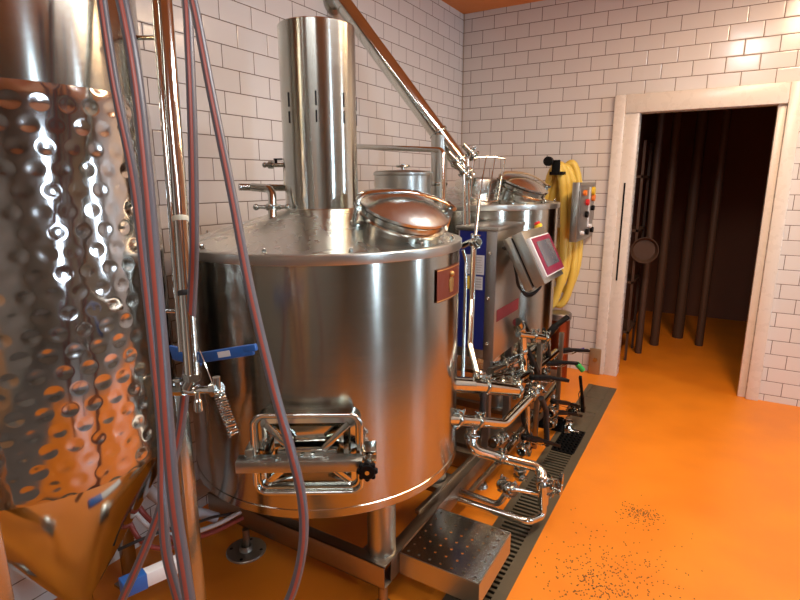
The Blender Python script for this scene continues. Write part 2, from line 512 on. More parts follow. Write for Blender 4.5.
def hatch(t, cx, cy, R, z, az, s=1.):
    """mash-out hatch on the tank wall: neck, tube rim, door, cross bar, knob"""
    n = V((math.cos(az), math.sin(az), 0)); u = V((-n.y, n.x, 0)); k = V((0, 0, 1))
    O = V((cx, cy, z))+n*R
    W, H = .150*s, .118*s
    def rr(w, h, rad, off, m=7):
        pts = []
        for sx, sz, a0 in ((1, 1, 0), (-1, 1, PI/2), (-1, -1, PI), (1, -1, 1.5*PI)):
            for i in range(m+1):
                a = a0+PI/2*i/m
                pts.append(O+u*(sx*(w-rad)+rad*math.cos(a))+k*(sz*(h-rad)+rad*math.sin(a))+n*off)
        return pts
    def skin(loops, cap=False, closed=False):
        b = bm_new(); rg = [[b.verts.new(p) for p in l] for l in loops]; N = len(rg[0])
        for i in range(len(rg)-1 + (1 if closed else 0)):
            for j in range(N): b.faces.new((rg[i][j], rg[i][(j+1) % N], rg[(i+1) % len(rg)][(j+1) % N], rg[(i+1) % len(rg)][j]))
        if cap: b.faces.new(rg[-1])
        return b
    b = skin([rr(W, H, .035, -.035), rr(W, H, .035, .040), rr(W-.010, H-.010, .028, .040), rr(W-.014, H-.014, .026, .0), rr(W-.02, H-.02, .024, -.03)])
    emit('hatch_neck', b, 'pol', t)
    b = bm_new(); sweep(b, rr(W+.003, H+.003, .036, .046), .0075, 10, closed=True); emit('hatch_rim', b, 'pol', t)
    # dished door with sloping facets
    b = skin([rr(W-.012, H-.012, .028, .030), rr(W-.03, H-.028, .022, .036), rr(W-.055, H-.050, .018, .012), rr(W-.075, H-.07, .014, .010)], cap=True)
    d = emit('hatch_door', b, 'pol', t, 25)
    b = bm_new()   # two inclined gusset bars from the door corners to the cross bar
    for sx in (-1, 1):
        for sz in (-1, 1):
            p = O+u*sx*(W-.035)+k*sz*(H-.03)+n*.032; q = O+u*sx*.045*s+k*sz*.02+n*.05
            dv = (q-p)/2; sd = dv.cross(n).normalized()
            obox(b, (p+q)/2, dv, sd*.010, n*.006, .002)
    obox(b, O+n*.040, u*.085*s, k*.018, n*.012, .003)
    emit('gusset', b, 'pol', d)
    # cross bar standing proud
    b = bm_new(); obox(b, O+n*.070-u*.02, u*(W+.028), k*.004, n*.022, .0015)
    obox(b, O+n*.093-u*.02-k*.015, u*(W+.028), k*.018, n*.003, .001); obox(b, O+n*.05-u*.02-k*.031, u*(W+.02), k*.003, n*.02, .001)
    bar = emit('cross_bar', b, 'sheet', t)
    for sx in (-.017, .017, -(W+.02)):
        b = bm_new(); cyl(b, O+n*.066+u*sx+k*.002, O+n*.066+u*sx+k*.010, .007, 6); emit('bolt', b, 'pol', bar)
    b = bm_new(); obox(b, O+n*.03-u*(W+.012), u*.012, k*.03, n*.04, .002); emit('hinge', b, 'sheet', t)
    # eye bolt and knob at the other end
    b = bm_new(); e = O+u*(W+.030)
    obox(b, e+n*.03+k*.012, u*.02, k*.006, n*.035, .001); obox(b, e+n*.03-k*.018, u*.02, k*.006, n*.035, .001)
    cyl(b, e+n*.02, e+n*.115, .006, 10); emit('latch_bracket', b, 'pol', t)
    b = bm_new(); c = e+n*.105-k*.018-u*.006
    cyl(b, c, c+n*.022, .026, 20, .004)
    for i in range(8):
        a = i*PI/4; q = c+n*.011+(u*math.cos(a)+k*math.sin(a))*.025
        cyl(b, q-n*.009, q+n*.009, .0075, 10, .002)
    kn = emit('knob', b, 'black', t)
    b = bm_new(); cyl(b, c+n*.02, c+n*.025, .007, 12); emit('stud', b, 'pol', kn)

def manway(t, base, ax, R, hgt, side, hm='pol'):
    base = V(base); ax = V(ax).normalized(); side = V(side); side = (side-ax*side.dot(ax)).normalized()
    b = bm_new()
    lathe(b, [(R*.99, -.09), (R*.99, hgt*.45), (R*1.04, hgt*.5), (R*1.05, hgt*.6), (R*.99, hgt*.7), (R*.99, hgt*.92), (R*1.04, hgt), (R*.9, hgt), (R*.9, hgt*.4)], base, ax, 56)
    emit('manway_neck', b, 'pol2', t)
    b = bm_new(); o = base+ax*(hgt+.002)
    lathe(b, [(R*1.0, 0), (R*1.07, .003), (R*1.07, .012), (R*1.0, .016), (R*.9, .024), (R*.7, .036), (R*.4, .047), (R*.15, .051), (0, .052)], o, ax, 56)
    lid = emit('manway_lid', b, 'coppery', t, 50)
    q = ax.cross(side)
    # strap handle that bows over the lid, from latch to hinge
    b = bm_new()
    p = spline([o-side*R*1.16+ax*.0, o-side*R*1.16+ax*.03, o-side*R*.9+ax*.052, o+side*.0+ax*.068, o+side*R*.75+ax*.052, o+side*R*1.2+ax*.030], 6)
    rg = []
    for i in range(len(p)):
        d = (p[min(i+1, len(p)-1)]-p[max(i-1, 0)]).normalized(); nn = q.cross(d).normalized()
        rg.append([b.verts.new(p[i]+q*x*.014+nn*y*.005) for x, y in ((-1, -.6), (-.8, -1), (.8, -1), (1, -.6), (1, .6), (.8, 1), (-.8, 1), (-1, .6))])
    for i in range(len(rg)-1):
        for j in range(8): b.faces.new((rg[i][j], rg[i][(j+1) % 8], rg[i+1][(j+1) % 8], rg[i+1][j]))
    b.faces.new(rg[0]); b.faces.new(rg[-1])
    h = emit('handle', b, hm, lid)
    b = bm_new(); e = p[0]
    cyl(b, e-q*.022, e+q*.022, .009, 12); cyl(b, e, e-ax*.075, .007, 10); obox(b, e-ax*.07+side*.01, side*.018, q*.016, ax*.010, .002)
    emit('latch', b, 'pol2', t)
    b = bm_new(); e = p[-1]; obox(b, e-ax*.045-side*.01, side*.012, q*.022, ax*.045, .003); cyl(b, e-q*.028, e+q*.028, .008, 12)
    emit('hinge', b, 'pol2', t)

def tank_shell(t, cx, cy, R, z0, z1, rise, rf):
    b = bm_new(); lathe(b, [(0, z0+.004), (R-.03, z0+.004), (R-.006, z0), (R, z0+.006), (R, z0+.034), (R-.003, z0+.036), (R-.003, z1-.03)], (cx, cy, 0), seg=128); emit('body', b, 'body', t, 30)
    b = bm_new(); lathe(b, [(R-.002, z1-.032), (R+.004, z1-.032), (R+.005, z1-.030), (R+.005, z1-.003), (R+.002, z1), (R-.02, z1+.001)], (cx, cy, 0), seg=128); emit('rim_band', b, 'band', t, 30)
    b = bm_new(); lathe(b, [(R-.012, z1-.002), (R*.7, z1+rise*.36), (R*.4, z1+rise*.78), (rf, z1+rise)], (cx, cy, 0), seg=96); emit('cone_top', b, 'cone', t, 30)
    for i in range(12):
        a = i*PI/6+.32; r = R-.03; z = z1+rise*.03
        b = bm_new(); o = V((cx+r*math.cos(a), cy+r*math.sin(a), z)); cyl(b, o-V((0, 0, .006)), o+V((0, 0, .008)), .007, 6); ball(b, o+V((0, 0, .010)), .0055, 8)
        emit('cap_nut', b, 'pol', t)

T1 = (.712, -2.84); R1 = .54; Z10, Z11 = .475, 1.360
t = thing('brewing_tank', 'large brushed steel brewing tank in front, with tall flue and latched hatch', 'tank', (T1[0], T1[1], .2), 'brewing tanks')
tank_shell(t, *T1, R1, Z10, Z11, .115, .14)
b = bm_new(); lathe(b, [(.150, 1.468), (.141, 1.476), (.140, 1.482), (.140, 2.120), (.138, 2.123), (.134, 2.120), (.134, 1.50)], (*T1, 0), seg=72)
fl = emit('flue', b, 'flue', t, 30)
for a in (-100, -55, -12, 35, 100, 170):
    for z in (1.86, 1.80):
        b = bm_new()
        q = V((T1[0], T1[1], z))+V((math.cos(math.radians(a)), math.sin(math.radians(a)), 0))*.1405
        n = V((math.cos(math.radians(a)), math.sin(math.radians(a)), 0)); s = V((-n.y, n.x, 0))
        obox(b, q, n*.0012, s*.003, V((0, 0, .024 if z > 1.83 else .02)))
        emit('vent_slot', b, 'pit', fl)
manway(t, (1.068, -2.85, 1.408), (.38, -.14, 1), .152, .072, (.60, .80, 0))
hatch(t, *T1, R1, .738, math.radians(-58), 1.1)
# rating plaque, curved to the wall
def plaque(t, cx, cy, R, a0, a1, z0, z1):
    b = bm_new(); lathe(b, [(R-.001, z0), (R+.003, z0), (R+.003, z1), (R-.001, z1)], (cx, cy, 0), seg=10, a0=a0, a1=a1); p = emit('name_plaque', b, 'plate', t)
    p['label'] = 'copper coloured plaque with a brass figure in relief'
    b = bm_new()
    am = (a0+a1)/2
    def pt(du, z, off=.004): a = am+du/R; return V((cx+(R+off)*math.cos(a), cy+(R+off)*math.sin(a), z))
    zc = (z0+z1)/2; h = (z1-z0)
    ball(b, pt(0, zc+h*.27), h*.10, 10)
    for du, z, w, hh in ((0, zc+.02*h, h*.10, h*.16), (0, zc-.2*h, h*.13, h*.10), (-.14*h, zc-.02*h, h*.035, h*.13), (.14*h, zc-.02*h, h*.035, h*.13)):
        c = pt(du, z); n = (c-V((cx, cy, z))).normalized(); s = V((-n.y, n.x, 0)); obox(b, c, n*.003, s*w, V((0, 0, hh)), .002)
    emit('relief', b, 'brass', p)
    for z in (z0+.004, z1-.004):
        b = bm_new(); lathe(b, [(R+.0028, z-.002), (R+.0042, z), (R+.0028, z+.002)], (cx, cy, 0), seg=10, a0=a0, a1=a1)
        emit('border', b, 'brass', p)
plaque(t, *T1, R1, math.radians(-7), math.radians(15), 1.165, 1.28)
for a, in ((-22.5,), (202,), (60,), (120,)):
    q = V((T1[0], T1[1], 0))+V((math.cos(math.radians(a)), math.sin(math.radians(a)), 0))*.42
    if a == -22.5: q = V((1.075, -3.0, 0))
    if a == 202: q = V((.32, -3.0, 0))
    if a == 60: q = V((1.02, -2.45, 0))
    if a == 120: q = V((.36, -2.5, 0))
    b = bm_new(); cyl(b, (q.x, q.y, .200), (q.x, q.y, Z10+.006), .054, 32); emit('leg', b, 'sheet', t)

T2 = (.65, -1.20); Z21 = 1.445
t = thing('brewing_tank', 'brushed steel brewing tank farther back, behind the control cabinet', 'tank', (T2[0], T2[1], .2), 'brewing tanks')
tank_shell(t, *T2, R1, Z10, Z21, .10, .12)
b = bm_new(); lathe(b, [(.150, Z21+.05), (.148, Z21+.11), (.140, Z21+.140), (.10, Z21+.155), (0, Z21+.160)], (.735, -1.33, 0), seg=48); emit('neck_cap', b, 'cone', t)
manway(t, (1.00, -1.36, Z21+.035), (.38, -.03, 1), .145, .075, (.60, .80, 0), 'scuff')
for x, y in ((.36, -1.5), (.96, -1.5), (.36, -.9), (.96, -.9)):
    b = bm_new(); cyl(b, (x, y, .200), (x, y, Z10+.006), .054, 32); emit('leg', b, 'sheet', t)
# slim lidded vessel between the tanks
t = thing('lidded_vessel', 'slim lidded steel vessel standing between the two tanks', 'vessel', (.54, -1.93, .2))
q = V((.54, -1.93, 0))
b = bm_new(); lathe(b, [(0, .50), (.150, .50), (.154, .52), (.155, 1.605), (.160, 1.610), (.160, 1.622), (.152, 1.626)], q, seg=56); emit('body', b, 'sheet', t)
b = bm_new(); lathe(b, [(.156, 1.625), (.150, 1.630), (.06, 1.636), (0, 1.637)], q, seg=56); p_ = emit('lid', b, 'sheet', t)
b = bm_new(); ring(b, q+V((0, 0, 1.655)), (0, 0, 1), .032, .006); cyl(b, q+V((0, 0, 1.634)), q+V((0, 0, 1.667)), .010, 12)
obox(b, q+V((0, 0, 1.659)), (.04, 0, 0), (0, .006, 0), (0, 0, .003), .001); emit('lid_knob', b, 'pol2', p_)
for i in range(3):
    a = i*2*PI/3+.5; b = bm_new(); cyl(b, (q.x+.1*math.cos(a), q.y+.1*math.sin(a), .192), (q.x+.1*math.cos(a), q.y+.1*math.sin(a), .505), .018, 16); emit('leg', b, 'sheet', t)

# ---------------------------------------------------------------- support frame and step
t = thing('tank_stand', 'low steel channel frame on round feet carrying both tanks', 'frame', (.67, -1.9, 0))
FX0, FX1, FY0, FY1 = .19, 1.14, -3.085, -.66
for nm, (x0, x1, y0, y1) in dict(a=(FX0, FX1, FY0, FY0+.05), b=(FX0, FX1, FY1-.05, FY1), c=(FX0, FX0+.05, FY0+.05, FY1-.05), d=(FX1-.05, FX1, FY0+.05, FY1-.05), e=(FX0+.05, FX1-.05, -2.16, -2.11)).items():
    b = bm_new(); box(b, x0, x1, y0, y1, .195, .200, .001)
    if y1-y0 < .1:
        yy = y0 if nm != 'b' else y1-.005
        box(b, x0, x1, yy, yy+.005, .105, .200, .001); box(b, x0, x1, y0, y1, .105, .110, .001)
    else:
        xx = x0 if nm == 'c' else x1-.005
        box(b, xx, xx+.005, y0, y1, .105, .200, .001); box(b, x0, x1, y0, y1, .105, .110, .001)
    emit('beam', b, 'frame', t)
b = bm_new()
for x, y in ((1.075, -3.0), (.32, -3.0), (1.02, -2.45), (.36, -2.5), (.36, -1.75), (1.05, -1.75), (.36, -1.1), (1.05, -1.1)): 
    box(b, x-.075, x+.075, y-.075, y+.075, .190, .1995, .002)
b.free()
for x, y in ((1.075, -3.0), (.32, -3.0), (1.02, -2.45), (.36, -2.5), (.36, -1.5), (.96, -1.5), (.36, -.9), (.96, -.9)):
    b = bm_new(); box(b, x-.065, x+.06, y-.07, y+.07, .190, .1995, .002); emit('leg_pad', b, 'frame', t)
for y, h_ in ((-2.47, .02), (-1.93, .125), (-1.5, .02), (-.9, .02)):
    b = bm_new(); box(b, FX0+.05, FX1-.05, y-h_, y+h_, .15, .19); emit('cross_member', b, 'frame', t)
for x, y in ((.43, -3.06), (1.115, -3.055), (.24, -2.1), (1.115, -2.1), (.24, -.7), (1.115, -.7)):
    if x == .43: fx, fy = .43, -3.095
    else: fx, fy = x, y
    b = bm_new(); r_ = .018 if x != .43 else .015
    cyl(b, (fx, fy if x != .43 else -3.09, .008), (fx, fy if x != .43 else -3.09, .105), r_, 18)
    f = emit('foot', b, 'frame', t)
    b = bm_new(); lathe(b, [(0, .010), (.012, .012), (.022, .030), (.026, .030), (.030, .009), (.082, .008), (.085, .005), (.085, 0), (0, 0)] if x == .43 else [(0, .02), (.03, .018), (.04, 0), (0, 0)], (fx, fy, 0), seg=40)
    pl = emit('foot_plate', b, 'sheet', f)
    if x == .43:
        b = bm_new()
        for i in range(4):
            a = .5+i*PI/2; cyl(b, (fx+.066*math.cos(a), fy+.066*math.sin(a), .0075), (fx+.066*math.cos(a), fy+.066*math.sin(a), .0085), .0075, 12)
        emit('bolt_hole', b, 'pit', pl)

t = thing('step_tread', 'square perforated steel step plate hooked on the frame corner', 'step', (1.31, -2.82, .1))
b = bm_new(); x0, x1, y0, y1 = 1.147, 1.466, -2.982, -2.660
NXH, NYH = 7, 7
# plate skin with real round holes: each cell is a square with an octagonal hole
cx_, cy_ = (x1-x0)/NXH, (y1-y0)/NYH
for i in range(NXH):
    for j in range(NYH):
        ox, oy = x0+cx_*(i+.5), y0+cy_*(j+.5); hr = .0058
        sq = [(1, 0), (1, 1), (0, 1), (-1, 1), (-1, 0), (-1, -1), (0, -1), (1, -1)]
        outer = [b.verts.new((ox+a*cx_/2, oy+c*cy_/2, .200)) for a, c in sq]
        inner = [b.verts.new((ox+hr*math.cos(k*PI/4), oy+hr*math.sin(k*PI/4), .200)) for k in range(8)]
        low = [b.verts.new((ox+hr*math.cos(k*PI/4), oy+hr*math.sin(k*PI/4), .196)) for k in range(8)]
        for k in range(8):
            q = (k+1) % 8; b.faces.new((outer[k], outer[q], inner[q], inner[k])); b.faces.new((inner[k], inner[q], low[q], low[k]))
bmesh.ops.remove_doubles(b, verts=b.verts[:], dist=.0002)
emit('perforated_plate', b, 'pol2', t)
b = bm_new()
box(b, x0, x1, y0-.004, y0, .110, .2005); box(b, x1, x1+.004, y0-.004, y1, .110, .2005); box(b, x0, x1, y1, y1+.004, .110, .2005)
emit('skirt', b, 'sheet', t)
for yy in (y0+.02, y1-.03):
    b = bm_new(); box(b, 1.142, 1.30, yy, yy+.012, .15, .194); emit('bracket', b, 'frame', t)

# ---------------------------------------------------------------- control cabinet
CX0, CX1, CY0, CY1, CZ0, CZ1 = .955, 1.157, -2.10, -1.715, .700, 1.345
t = thing('control_cabinet', 'grey steel control cabinet with a navy blue side between the two tanks', 'cabinet', (1.05, -1.9, .2))
b = bm_new(); box(b, CX0, CX1, CY0+.004, CY1, CZ0, CZ1, .004); emit('housing', b, 'sheet', t)
b = bm_new(); box(b, CX0-.01, CX1+.008, CY0-.006, CY1+.01, CZ1-.002, CZ1+.018, .003); emit('top_cover', b, 'sheet', t)
b = bm_new(); box(b, CX1-.052, CX1+.0015, CY0-.003, CY0+.006, CZ0, CZ1-.004, .002); emit('corner_strip', b, 'sheet2', t)
b = bm_new(); box(b, CX0+.01, CX1-.053, CY0-.001, CY0+.005, CZ0+.05, CZ1-.004); p_ = emit('side_panel', b, 'navy', t); p_['label'] = 'navy blue side panel'
b = bm_new(); box(b, CX0+.045, CX1-.060, CY0-.003, CY0+.002, 1.13, 1.225); st_ = emit('sticker', b, 'paper', p_)
b = bm_new()
for i in range(7): box(b, CX0+.054, CX1-.070-.004*(i % 3), CY0-.0036, CY0-.0028, 1.212-i*.012, 1.2145-i*.012)
emit('print', b, 'sheet2', st_)
b = bm_new(); box(b, CX0+.07, CX1-.066, CY0-.003, CY0+.002, 1.055, 1.12); st_ = emit('sticker', b, 'paper', p_)
b = bm_new()
for i in range(4): box(b, CX0+.076, CX1-.072, CY0-.0036, CY0-.0028, 1.106-i*.013, 1.1095-i*.013)
emit('print', b, 'sheet2', st_)
b = bm_new(); box(b, CX0+.045, CX0+.068, CY0-.003, CY0+.002, 1.055, 1.12); emit('sticker', b, 'yellow', p_)
for z in (.79, 1.02, 1.24):
    b = bm_new(); cyl(b, (CX1-.030, CY0-.002, z), (CX1-.030, CY0-.012, z), .006, 10); ring(b, (CX1-.030, CY0-.012, z), (0, 1, 0), .006, .0025, 12, 6); emit('quarter_turn_lock', b, 'pol', t)
b = bm_new(); box(b, CX1, CX1+.002, CY0+.03, CY1-.03, .895, .955); p_ = emit('red_label', b, 'red', t); p_['label'] = 'plain red label strip'
for y in (CY0+.03, CY1-.04):
    b = bm_new(); x = CX1-.035; box(b, x-.018, x+.018, y-.018, y+.018, .200, CZ0); emit('leg', b, 'sheet2', t)

# ---------------------------------------------------------------- touch panel
O = V((1.3595, -1.95, 1.2345)); w = V((0, 1, 0)); v = V((.461, 0, -.887)); n = V((.887, 0, .461))
t = thing('touch_panel', 'tilted touch panel with crimson bezel and grey screen on the cabinet arm', 'control panel', O)
b = bm_new(); obox(b, O-n*.045-v*.008, w*.165, v*.132, n*.026, .003); hs = emit('housing', b, 'sheet', t)
b = bm_new(); obox(b, O-n*.100-v*.008, w*.165, v*.132, n*.020, .003); emit('rear_housing', b, 'sheet', t)
b = bm_new(); obox(b, O-n*.076-v*.008, w*.155, v*.122, n*.008); emit('gasket', b, 'rubber', t)
b = bm_new(); obox(b, O-n*.010, w*.150, v*.098, n*.010, .003); bz = emit('bezel_frame', b, 'white', t)
b = bm_new(); obox(b, O+n*.0015, w*.142, v*.092, n*.003, .002); bz2 = emit('bezel', b, 'crimson', t); bz2['label'] = 'crimson bezel'
b = bm_new(); obox(b, O+n*.0045-v*.006, w*.105, v*.064, n*.0015, .001); emit('screen', b, 'screen', bz2)
e = O-v*.138-n*.030+w*.14
b = bm_new(); cyl(b, e, e-v*.018, .020, 20, .003); q_ = emit('stop_button_base', b, 'yellow', t)
b = bm_new(); cyl(b, e-v*.018+w*.0, e-v*.032, .016, 20, .004); q_ = emit('stop_button', b, 'redp', t); q_['label'] = 'red stop button'
b = bm_new(); sweep(b, fillet([O-n*.12-v*.0+w*.03, O-n*.17-v*.0+w*.03, V((CX1-.002, -1.86, 1.25))], .03), .02, 14); emit('arm', b, 'sheet2', t)
for k in (0, 1):
    pts = [(CX1-.004, -2.02+k*.03, 1.26-.012*k), (CX1+.04, -2.04+k*.03, 1.255), (CX1+.085, -2.07, 1.18-.015*k), (CX1+.10, -2.06+.02*k, 1.085-.012*k), (CX1+.145, -2.03, 1.045-.012*k), (CX1+.19, -2.0, 1.08), (1.335, -1.98, 1.135)]
    b = bm_new(); sweep(b, spline(pts, 6), .006, 10)
    solo('power_cable', b, 'rubber', ('upper' if k == 0 else 'lower') + ' of two black cables looping from cabinet to touch panel', 'cable')

# ---------------------------------------------------------------- steam pipes at the top
D0, D1 = V((.755, -1.50, 1.60)), V((.062, -1.821, 2.586))
dd = (D1-D0).normalized()
t = thing('vapour_pipe', 'thick polished steel pipe slanting up to the left above the tanks', 'pipe', D0)
b = bm_new(); cyl(b, D0+dd*.10, D1, .050, 36); emit('tube', b, 'pol', t)
b = bm_new(); lathe(b, [(.036, 0), (.036, .10), (.050, .14)], D0-dd*.0, dd, 32); emit('reducer', b, 'pol', t)
for s in (.03, .12, .32):
    b = bm_new(); collar(b, D0+dd*s, dd, .036 if s < .1 else .050, .010, .007); emit('collar', b, 'cast', t)
b = bm_new(); lathe(b, [(0, 0), (.075, 0), (.075, .014), (0, .014)], (.0, D1.y, D1.z), (1, 0, 0), 32); cyl(b, (.012, D1.y, D1.z), D1, .048, 32); ball(b, D1, .05, 24); emit('wall_flange', b, 'sheet', t)
b = bm_new(); cyl(b, D0-V((0, 0, .0)), (D0.x-.01, D0.y, 1.55), .036, 24); emit('tank_inlet', b, 'pol', t)
S = D0+dd*.30
t = thing('steam_downpipe', 'upright steel pipe joining the slanting pipe above the far tank', 'pipe', (S.x, S.y-.02, 1.48))
b = bm_new(); cyl(b, (S.x, S.y-.015, 1.478), (S.x, S.y-.015, S.z+.0), .047, 32); emit('tube', b, 'sheet', t)
b = bm_new(); collar(b, (S.x, S.y-.015, 1.56), (0, 0, 1), .047, .010, .007); emit('collar', b, 'cast', t)

pipe('spray_pipe', 'slim polished pipe running behind the flue and turning down', [(0.348, -2.191, 1.754), (0.923, -2.215, 1.715), (0.973, -2.304, 1.394), (0.991, -2.309, 1.332)], .0125, .03, clamps=())
pipe('side_pipe', 'short blank-ended pipe at the left of the flue', [(0.450, -3.017, 1.555), (0.549, -2.840, 1.550)], .0135, .02, mat='pol2')
t = pipe('valve_elbow', 'polished elbow dropping onto the near tank top left of the flue', [(0.516, -3.013, 1.555), (0.604, -2.998, 1.548), (0.649, -3.053, 1.416)], .0155, .04, cat='pipe fitting')
A = V((0.625, -3.026, 1.483)); clamp(t, A, (0, 0, 1), .0155, (1, .3, 0))
b = bm_new(); cyl(b, A+V((-.05, -.03, 0)), A+V((.05, .03, 0)), .007, 12); ball(b, A+V((-.05, -.03, 0)), .012); ball(b, A+V((.05, .03, 0)), .012)
emit('cross_handle', b, 'cast', t)
pipe('gauge_pipe', 'thin upright pipe hugging the left side of the flue', [(0.530, -2.841, 1.729), (0.552, -2.872, 1.558)], .006, .02)
t = thing('tap_cock', 'small polished tap pointing left from the flue', 'tap', (0.527, -2.890, 1.639))
A = V((0.527, -2.890, 1.639)); u_ = V((-.86, -.3, 0)).normalized()
b = bm_new(); cyl(b, A-u_*.045, A+u_*.045, .009, 14); cyl(b, A+u_*.015, A+u_*.030, .015, 14); ball(b, A+u_*.048, .011); emit('body', b, 'cast', t)
b = bm_new(); cyl(b, A, A+V((0, 0, .02)), .006, 10); obox(b, A+V((0, 0, .022))-u_*.01, u_*.018, V((-u_.y, u_.x, 0))*.004, (0, 0, .003), .001); emit('lever', b, 'black', t)

# wire rack of fanned rods over the far tank
t = thing('wire_rack', 'wire rack of fanned upright rods on a post before the far tank', 'rack', (1.031, -2.080, 1.295))
b = bm_new()
tops = [(0.980, -1.986, 1.686), (1.022, -1.935, 1.692), (1.053, -1.893, 1.692), (1.089, -1.849, 1.683)]
bots = [(0.996, -2.048, 1.499), (1.023, -2.012, 1.484), (1.055, -1.972, 1.474), (1.089, -1.926, 1.478)]
sweep(b, [V(p) for p in tops], .0035, 8); sweep(b, [V(p) for p in bots], .0035, 8)
rk = emit('rail', b, 'pol', t)
for a_, c_ in zip(tops, bots):
    b = bm_new(); cyl(b, a_, c_, .0042, 8); emit('rod', b, 'pol', t)
b = bm_new(); sweep(b, [V((1.023, -2.012, 1.484)), V((1.076, -2.182, 1.259))], .009, 12); emit('post', b, 'pol2', t)
for k, (a_, c_) in enumerate((((0.924, -1.980, 1.654), (0.981, -2.077, 1.331)), ((0.922, -1.927, 1.680), (0.982, -2.029, 1.327)))):
    pipe('riser_pipe', ('left' if k == 0 else 'right') + ' of two thin risers standing left of the wire rack', [a_, c_], .008, .02, group='thin risers by the rack')
for k, (px, py, dp, lab) in enumerate(((455,160,2.70,'upper left'), (463,172,2.66,'lowest'), (470,152,2.74,'upper right'))):
    P = ((0.865, -1.960, 1.680), (0.924, -1.989, 1.620), (0.909, -1.876, 1.721))[k]
    t = thing('clamp_fitting', lab + ' of the three small clamp fittings at the foot of the slanting pipe', 'clamp', P, 'clamp fittings by the slanting pipe')
    A = V(P); ax_ = V((.5, .3, -.6)).normalized()
    b = bm_new(); cyl(b, A-ax_*.05, A+ax_*.05, .014, 16); emit('tube', b, 'pol', t); clamp(t, A, ax_, .014, (0, 0, 1)); clamp(t, A+ax_*.03, ax_, .014, (1, 0, .4))

# upright pipe on the right flank of the near tank
pipe('tank_side_pipe', 'upright polished pipe down the right flank of the near tank', [(1.058, -2.280, 1.287), (1.126, -2.303, 1.320), (1.170, -2.412, 1.074), (1.214, -2.524, 0.908), (1.294, -2.621, 0.810)], .013, .03, clamps=((3, .95),))
pipe('tank_side_pipe', 'slim pipe tight against the near tank rim, left of the stouter upright pipe', [(1.056, -2.263, 1.267), (1.066, -2.248, 1.211), (1.143, -2.427, 0.708)], .008, .02)
t = thing('knuckle_clamp', 'polished clamp knuckle at the top of the upright pipe beside the tank rim', 'clamp', (1.127, -2.306, 1.307))
A = V((1.127, -2.306, 1.307)); b = bm_new(); ball(b, A, .024, 16); cyl(b, A, A+V((.035, -.02, .01)), .012, 14); emit('body', b, 'pol', t)
clamp(t, A+V((.02, -.012, .006)), (.86, -.5, .2), .014)

# ---------------------------------------------------------------- manifold
pipe('transfer_pipe', 'stout polished pipe leaving the near tank below the cabinet', [(1.180, -2.658, 0.774), (1.210, -2.503, 0.723), (1.270, -2.029, 0.547)], .034, .05, clamps=((1, .25), (1, .95)))
pipe('transfer_pipe', 'polished pipe level from the near tank then bending up to the valves', [(1.220, -2.754, 0.670), (1.240, -2.646, 0.627), (1.300, -2.306, 0.484), (1.310, -1.917, 0.489)], .0235, .16, clamps=((0, .7), (1, .35), (2, .93)))
pipe('return_pipe', 'large polished pipe sweeping forward under the valves and turning down at the drain', [(1.200, -2.454, 0.497), (1.220, -2.496, 0.424), (1.300, -2.314, 0.316), (1.460, -2.226, 0.268), (1.490, -2.290, 0.229), (1.490, -2.269, 0.120)], .024, .07, clamps=((0, .4), (1, .9), (3, .9)))
pipe('drain_pipe', 'lowest long polished pipe, nearest the step plate, curling up at its end', [(1.031, -2.455, 0.120), (1.150, -2.442, 0.120), (1.460, -2.392, 0.085), (1.490, -2.254, 0.044), (1.490, -2.269, 0.120)], .0165, .045, clamps=())
pipe('drain_pipe', 'shorter dull pipe just behind the lowest long pipe', [(0.959, -2.433, 0.160), (1.090, -2.426, 0.160), (1.327, -2.418, 0.140), (1.352, -2.402, 0.190)], .014, .04, mat='pol2')
pipe('link_pipe', 'slim level pipe linking the down-turned pipe to the lower pump fitting', [(1.360, -2.417, 0.235), (1.480, -2.275, 0.167)], .011, .03, clamps=((0, .15),))
pipe('riser_pipe', 'upright pipe reflecting the orange floor between the two lower pipes', [(1.280, -1.828, 0.097), (1.280, -1.896, 0.418)], .015, .03, mat='pol2', clamps=((0, .1),))
pipe('manifold_pipe', 'long pipe running back beneath the front row of valves', [(1.200, -1.981, 0.164), (1.200, -1.169, 0.197), (1.200, -0.871, 0.218)], .019, .03, mat='pol2', clamps=((0, .2), (0, .6)))
pipe('manifold_pipe', 'long pipe running back beneath the cabinet, highest in the manifold', [(1.170, -2.166, 0.668), (1.170, -1.522, 0.588), (1.170, -1.206, 0.567)], .022, .03, mat='pol2', clamps=((0, .3), (0, .8)))
pipe('manifold_pipe', 'middle pipe of the three running back under the valve levers', [(1.220, -2.195, 0.585), (1.220, -1.472, 0.495), (1.220, -1.111, 0.481)], .022, .03, clamps=((0, .25), (0, .7)))
pipe('standpipe', 'upright pipe before the far tank with a bent top clamp', [(1.200, -1.735, 0.537), (1.200, -1.787, 0.775), (1.200, -1.880, 0.858)], .024, .03, mat='pol', clamps=((0, .55), (1, .5)))
pipe('cross_pipe', 'short pipe from the standpipe to the uppermost black lever', [(1.200, -1.854, 0.787), (1.260, -1.481, 0.678)], .019, .03, clamps=((0, .5), (0, .9)))
pipe('elbow_fitting', 'dark elbow dropping below the stout pipe beside the near tank', [(1.240, -2.426, 0.671), (1.240, -2.419, 0.573), (1.220, -2.448, 0.542)], .012, .02, mat='rubber', cat='pipe fitting')

